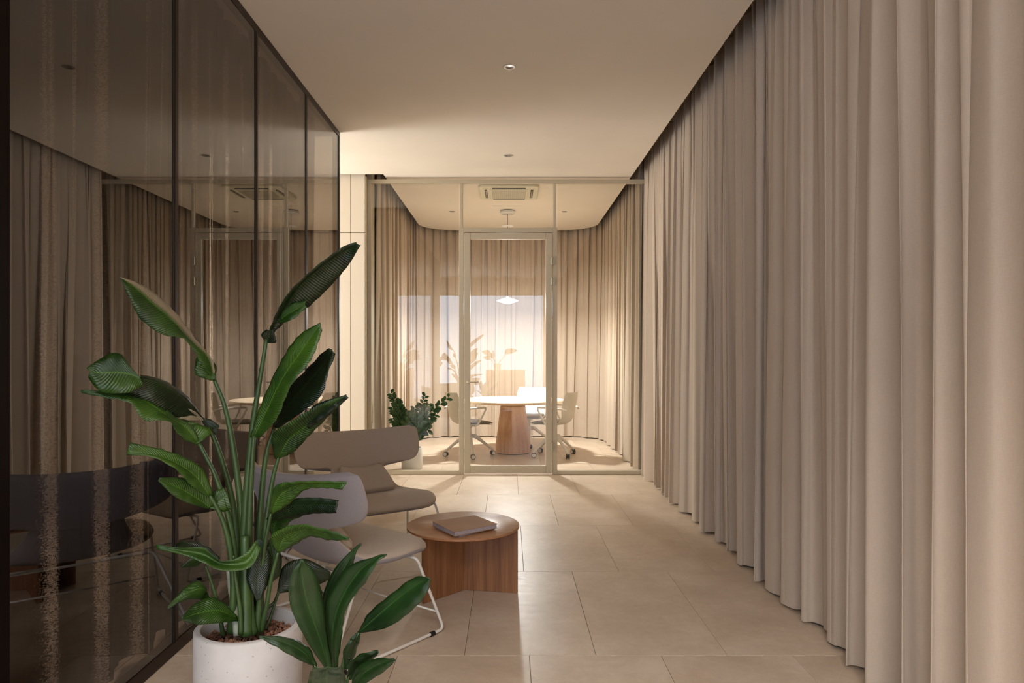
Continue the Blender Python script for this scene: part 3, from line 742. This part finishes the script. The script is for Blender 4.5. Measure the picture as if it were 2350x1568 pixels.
# large left leaf, folded dark underside and lobed tip
L(2.42, 2.20, [(464, 962), (420, 915), (370, 882), (318, 866)], [(460, 964), (400, 956), (350, 925), (262, 898)], [(466, 960), (425, 905), (372, 872), (322, 860)], LD, -.04, .03, under=0)
L(2.20, 2.15, [(322, 866), (280, 856), (235, 856), (206, 853)], [(330, 884), (288, 902), (230, 898), (202, 866)], [(312, 858), (275, 812), (240, 818), (198, 845)], LF, -.03, .02)
L(2.41, 2.34, [(466, 966), (440, 950), (400, 938), (372, 928)], [(462, 966), (430, 964), (398, 956), (370, 938)], [(468, 964), (446, 945), (404, 926), (372, 920)], LF, -.045, -.02, under=3)
L(2.415, 2.43, [(466, 962), (480, 975), (500, 985)], [(464, 966), (476, 985), (496, 1000)], [(468, 960), (486, 964), (504, 978)], LD, 0, 0)
# left, second
L(2.34, 2.16, [(456, 1018), (425, 980), (390, 960), (350, 930), (305, 908), (245, 902), (186, 899)], [(450, 1022), (412, 1000), (385, 966), (330, 965), (300, 926), (245, 914), (188, 902)], [(460, 1014), (436, 974), (400, 955), (365, 915), (312, 896), (245, 898), (186, 896)], LB, -.04, .03)
L(2.335, 2.36, [(457, 1018), (440, 995), (410, 966)], [(448, 1020), (418, 1006), (404, 968)], [(466, 1012), (482, 985), (420, 962)], LB, -.02, .02)
# left, third
L(2.32, 2.16, [(482, 1140), (450, 1095), (410, 1066), (360, 1046), (292, 1036)], [(476, 1142), (436, 1112), (404, 1078), (350, 1050), (290, 1044)], [(490, 1134), (466, 1078), (425, 1050), (372, 1032), (298, 1016)], LB, -.03, .02)
# left, fourth
L(2.33, 2.20, [(482, 1165), (448, 1142), (410, 1120), (364, 1100)], [(478, 1168), (440, 1158), (398, 1138), (362, 1104)], [(500, 1150), (470, 1120), (425, 1098), (366, 1096)], LF, -.02, .03)
L(2.33, 2.35, [(482, 1165), (505, 1150), (522, 1135)], [(484, 1168), (512, 1175), (532, 1168)], [(482, 1160), (492, 1130), (512, 1118)], LF, 0, 0)
# upright bright leaf in the middle
L(2.38, 2.24, [(584, 1002), (618, 930), (648, 870), (692, 805), (736, 742)], [(574, 1004), (596, 935), (640, 838), (684, 772), (736, 740)], [(596, 1006), (636, 960), (668, 885), (716, 822), (740, 758)], LB, .02, -.04)
# dark leaf to its right
L(2.46, 2.36, [(630, 980), (668, 925), (712, 872), (748, 832), (762, 802)], [(626, 978), (650, 900), (690, 862), (738, 812), (756, 799)], [(638, 984), (688, 950), (738, 906), (752, 860), (770, 812)], LD, .03, -.04)
# right leaf
L(2.42, 2.30, [(639, 1052), (664, 1008), (706, 975), (750, 938), (797, 909)], [(630, 1052), (624, 1000), (664, 970), (724, 934), (795, 905)], [(643, 1052), (676, 1036), (712, 998), (762, 948), (800, 912)], LF, -.04, .02)
L(2.36, 2.30, [(704, 968), (745, 940), (797, 910)], [(703, 966), (722, 930), (795, 906)], [(708, 985), (750, 955), (799, 914)], LD, .0, -.0)
# right group in front of the grey chair back
L(2.34, 2.22, [(621, 1178), (645, 1135), (690, 1112), (740, 1112), (796, 1110)], [(620, 1180), (630, 1118), (676, 1106), (738, 1104), (796, 1106)], [(626, 1180), (662, 1158), (700, 1125), (740, 1120), (786, 1124)], LB, -.03, .01)
L(2.40, 2.28, [(614, 1192), (650, 1165), (710, 1158), (776, 1160)], [(612, 1190), (656, 1152), (712, 1142), (778, 1148)], [(618, 1198), (668, 1190), (715, 1180), (772, 1178)], LD, -.01, .02)
L(2.38, 2.34, [(714, 1156), (740, 1158), (772, 1162)], [(712, 1146), (740, 1150), (768, 1152)], [(712, 1168), (742, 1172), (768, 1176)], LF, .0, .0, under=3)
L(2.45, 2.40, [(628, 1228), (632, 1200), (650, 1186), (690, 1182)], [(622, 1226), (612, 1198), (640, 1178), (690, 1178)], [(634, 1228), (656, 1212), (668, 1196), (692, 1186)], LF, .0, .0)
L(2.34, 2.22, [(638, 1268), (655, 1232), (700, 1216), (750, 1226), (802, 1237)], [(634, 1266), (622, 1230), (680, 1204), (752, 1216), (802, 1234)], [(644, 1268), (678, 1250), (712, 1232), (756, 1240), (800, 1240)], LB, -.03, .02)
# low bright leaf arching to the left
L(2.30, 2.22, [(592, 1250), (566, 1290), (510, 1294), (465, 1272), (415, 1264), (358, 1254)], [(588, 1240), (558, 1274), (508, 1288), (468, 1258), (415, 1258), (358, 1250)], [(600, 1262), (572, 1304), (508, 1310), (466, 1292), (420, 1274), (364, 1262)], LB, -.02, -.04)
L(2.36, 2.30, [(470, 1275), (445, 1290), (415, 1302)], [(470, 1268), (440, 1282), (414, 1299)], [(474, 1285), (450, 1300), (416, 1304)], LF)
L(2.42, 2.34, [(500, 1290), (460, 1262), (420, 1250), (400, 1255)], [(500, 1295), (460, 1270), (425, 1262), (400, 1258)], [(505, 1280), (466, 1248), (424, 1242), (402, 1250)], LD)
# lowest leaves
L(2.36, 2.22, [(480, 1382), (468, 1352), (430, 1362), (384, 1396)], [(476, 1384), (454, 1376), (424, 1378), (386, 1398)], [(484, 1378), (460, 1334), (425, 1348), (384, 1393)], LF, -.01, .02)
L(2.34, 2.20, [(545, 1420), (500, 1402), (455, 1408), (416, 1421)], [(546, 1426), (505, 1430), (455, 1434), (418, 1424)], [(540, 1410), (496, 1372), (450, 1384), (416, 1416)], LF, -.02, .02)
L(2.52, 2.60, [(638, 1360), (668, 1325), (710, 1305), (758, 1316)], [(636, 1356), (650, 1300), (700, 1283), (758, 1312)], [(642, 1362), (680, 1356), (725, 1345), (756, 1330)], LD, .0, .0)
L(2.32, 2.36, [(592, 1378), (592, 1330), (598, 1285), (598, 1238)], [(588, 1378), (566, 1330), (574, 1280), (588, 1236)], [(598, 1376), (618, 1330), (622, 1280), (606, 1242)], LD, -.01, .02)
L(2.42, 2.44, [(614, 1345), (624, 1310), (628, 1275), (620, 1250)], [(610, 1345), (608, 1300), (612, 1262), (618, 1248)], [(618, 1344), (644, 1315), (644, 1270), (624, 1248)], LF, -.01, .02)

# ---- the low broad leaved plant nearest the camera
AX, AY = -.475, 1.92
asp = thing('potted_plant', 'low broad leaved dark green plant right of the speckled white pot', 'plant', (AX, AY, 0))
apot = obj('planter', G().lathe([(0, 0), (.12, 0), (.135, .01), (.14, .05), (.14, .352), (.135, .358), (.122, .358), (.118, .352), (.118, .30), (0, .30)], n=56), M['pot'], asp, smooth=True, angle=50)
obj('soil', G().lathe([(0, .335), (.117, .33), (.117, .30), (0, .30)], n=32), M['soil'], apot)
for pts, ya, yb, r0, r1 in [
    ([(768, 1640), (760, 1580), (754, 1530)], 1.92, 1.92, .009, .006), ([(770, 1640), (768, 1580), (765, 1500)], 1.94, 1.95, .009, .006),
    ([(776, 1640), (782, 1560), (795, 1495), (824, 1452)], 1.93, 1.92, .008, .004), ([(765, 1650), (745, 1590), (722, 1526)], 1.90, 1.88, .008, .004),
    ([(780, 1650), (790, 1600), (800, 1552)], 1.91, 1.90, .007, .004), ([(785, 1650), (800, 1610), (812, 1572)], 1.88, 1.86, .007, .004),
    ([(772, 1640), (765, 1560), (752, 1450)], 1.97, 1.99, .008, .004), ([(760, 1650), (755, 1620), (750, 1600)], 1.86, 1.83, .008, .006)]:
    stalk('stalk', asp, pts, (ya, yb), r0, r1)
LA = lambda *a, **k: leaf('leaf', asp, *a, mat=M['aspi'], **k)
def LA(Yb, Yt, mid, lo, hi, dl=-.02, dh=.02, **k): return leaf('leaf', asp, Yb, Yt, mid, lo, hi, M['aspi'], dl, dh, **k)
LA(1.92, 1.86, [(755, 1540), (735, 1470), (706, 1385), (693, 1320), (693, 1284)], [(750, 1540), (706, 1475), (666, 1390), (668, 1320), (692, 1283)], [(764, 1540), (752, 1460), (742, 1380), (726, 1320), (695, 1284)], -.03, .02)
LA(1.95, 1.88, [(766, 1540), (762, 1460), (782, 1380), (824, 1312), (862, 1286), (888, 1272)], [(760, 1540), (744, 1460), (744, 1390), (790, 1308), (850, 1281), (886, 1271)], [(774, 1540), (784, 1465), (796, 1395), (840, 1335), (866, 1292), (888, 1274)], .02, -.03)
LA(1.99, 1.97, [(752, 1455), (758, 1390), (782, 1320), (812, 1268), (830, 1247)], [(746, 1455), (738, 1385), (762, 1315), (804, 1266), (828, 1247)], [(760, 1455), (772, 1395), (802, 1335), (816, 1272), (831, 1249)], .0, .0)
LA(1.92, 1.84, [(824, 1452), (868, 1412), (920, 1368), (962, 1338), (987, 1328)], [(824, 1450), (846, 1408), (900, 1362), (952, 1325), (987, 1326)], [(826, 1454), (890, 1440), (945, 1402), (978, 1364), (989, 1330)], .02, -.04)
LA(1.93, 1.92, [(792, 1535), (806, 1490), (824, 1450)], [(790, 1535), (790, 1488), (822, 1448)], [(800, 1535), (818, 1494), (828, 1456)])
LA(1.88, 1.82, [(722, 1528), (694, 1496), (652, 1474), (594, 1461)], [(720, 1530), (680, 1512), (638, 1488), (594, 1463)], [(728, 1526), (706, 1484), (662, 1464), (596, 1459)], -.02, .02)
LA(1.83, 1.70, [(752, 1640), (750, 1590), (750, 1550), (752, 1530)], [(730, 1640), (706, 1590), (710, 1550), (718, 1531)], [(774, 1640), (796, 1590), (792, 1550), (784, 1529)], .0, .0)
LA(1.90, 1.84, [(800, 1555), (816, 1528), (842, 1508), (869, 1495)], [(796, 1552), (804, 1520), (832, 1500), (868, 1493)], [(806, 1560), (828, 1545), (852, 1520), (870, 1497)])
LA(1.86, 1.78, [(812, 1576), (836, 1545), (870, 1524), (908, 1514)], [(806, 1570), (820, 1532), (862, 1512), (906, 1512)], [(818, 1585), (850, 1562), (884, 1540), (908, 1516)], .01, -.02)

# ---- glossy zz plant in the meeting room
ZX, ZY = -1.155, 8.2
zz = thing('potted_plant', 'glossy dark green feathery plant in a small matte white pot behind the glass', 'plant', (ZX, ZY, 0))
zp = obj('planter', G().lathe([(0, 0), (.118, 0), (.124, .006), (.124, .25), (.12, .256), (.112, .256), (.108, .25), (.108, .2), (0, .2)], n=48), M['pot'], zz, smooth=True, angle=50)
obj('soil', G().lathe([(0, .243), (.107, .24), (.107, .2), (0, .2)], n=32), M['soil'], zp)
rnd = random.Random(12)
def frond(tx, ty, tY, bx, by):
    tip = at(tx, ty, tY); base = Vector((ZX + bx, ZY + by, .245)); mid = base.lerp(tip, .5) + Vector(((base.x - tip.x) * .22, 0, .05))
    c = cat([base, mid, tip], 12); n_ = len(c)
    f = obj('frond', G().tube(c, [.008 * (1 - .8 * i / n_) for i in range(n_)], 7), M['zzstem'], zz, smooth=True, world=True)
    g = G(); Lt = (tip - base).length; cnt = int(Lt * 38)
    for k in range(cnt):
        t = .22 + .78 * k / (cnt - 1) if cnt > 1 else .9; i = min(n_ - 1, int(t * (n_ - 1))); p = c[i]
        d = (c[min(i + 1, n_ - 1)] - c[max(i - 1, 0)]).normalized(); side = d.cross(Vector((0, -1, .25))).normalized() * (1 if k % 2 else -1)
        ld = (side * .75 + d * .75 + Vector((0, -rnd.uniform(-.2, .4), rnd.uniform(-.1, .2)))).normalized(); ll = .098 * (1.1 - .4 * t) * rnd.uniform(.85, 1.15); wv = ld.cross(Vector((rnd.uniform(-.3, .3), -1, rnd.uniform(-.2, .5)))).normalized()
        nv = ld.cross(wv); P = []
        for q in range(7):
            a = q / 6; ww = ll * .27 * max(0, math.sin(PI * min(1, a * .92 + .04))) ** .8; m_ = p + ld * ll * a - nv * .0 + Vector((0, 0, -.012 * a * a))
            P.append([m_ - wv * ww, m_ + nv * .003, m_ + wv * ww])
        g.grid(P)
    off = Vector(zz.location); g.v = [tuple(Vector(v) - off) for v in g.v]
    o = obj('leaflets', g, M['zz'], f, smooth=True, solid=.0012)
for tx, ty, tY, bx, by in [(898, 903, 8.1, -.06, -.02), (900, 935, 8.05, -.07, 0), (902, 962, 8.05, -.07, -.03), (915, 925, 8.3, -.04, .04), (940, 948, 8.0, -.02, -.05), (952, 936, 8.15, .0, .0), (962, 955, 8.0, .02, -.05),
                           (976, 910, 8.2, .04, .02), (984, 930, 8.1, .05, -.02), (1029, 912, 8.15, .06, .0), (1004, 950, 8.35, .05, .05), (986, 986, 8.05, .06, -.04), (930, 965, 7.98, -.04, -.06), (948, 968, 8.3, .0, .06), (922, 950, 8.35, -.05, .05), (968, 968, 8.0, .03, -.05)]:
    frond(tx, ty, tY, bx, by)

# ---- lobby behind the camera (seen mirrored in the partition)
cb = thing('cabinet', 'plain low oak cabinet by the lobby window, mirrored in the partition glass', 'cabinet', (-.09, -2.1, 0))
obj('body', G().box(-.5, -.2, .04, .5, .2, .94), M['oaklight'], cb, bevel=.003); obj('plinth', G().box(-.47, -.17, 0, .47, .17, .04), M['dark'], cb)
for s in (-1, 1): obj('door', G().box(min(0, s * .49) + .003, .2, .06, max(0, s * .49) - .003, .218, .92), M['oaklight'], cb, bevel=.002)
cb2 = thing('cabinet', 'long low oak bench by the lobby window, mirrored in the partition glass', 'cabinet', (-1.9, -2.1, 0))
obj('body', G().box(-.6, -.2, .04, .6, .2, .55), M['oaklight'], cb2, bevel=.003); obj('plinth', G().box(-.57, -.17, 0, .57, .17, .04), M['dark'], cb2)
def lobby_plant(x, y, z, hgt, seed, label):
    t = thing('potted_plant', label, 'plant', (x, y, z))
    rn = random.Random(seed)
    obj('planter', G().lathe([(0, 0), (.09, 0), (.1, .16), (.085, .16), (.08, .13), (0, .13)], n=32), M['pot'], t, smooth=True, angle=50)
    for k in range(7):
        a = rn.uniform(0, 2 * PI); rr = rn.uniform(.1, .32); h = hgt * rn.uniform(.6, 1)
        c = cat([Vector((0, 0, .13)), Vector((rr * .4 * math.cos(a), rr * .4 * math.sin(a), h * .6)), Vector((rr * math.cos(a), rr * math.sin(a), h))], 6)
        obj('stalk', G().tube(c, .005, 6), M['stem'], t, smooth=True)
        d = (c[-1] - c[-3]).normalized(); wv = d.cross(Vector((math.cos(a + 1), math.sin(a + 1), .2))).normalized(); P = []; uv = []
        for q in range(9):
            b = q / 8; ww = .075 * math.sin(PI * min(1, b * .95 + .03)); m_ = c[-1] + d * .28 * b + Vector((math.cos(a), math.sin(a), -1)) * .1 * b * b
            P.append([m_ - wv * ww, m_, m_ + wv * ww]); uv += [(-1, b), (0, b), (1, b)]
        g = G().grid(P); g.uv = uv; obj('leaf', g, M['leaf'], t, smooth=True, solid=.0012)
lobby_plant(-.3, -2.1, .9402, .42, 5, 'potted leafy plant standing on the tall oak cabinet by the lobby window')
lobby_plant(-1.9, -2.1, .5502, .7, 9, 'potted leafy plant standing on the low oak bench by the lobby window')
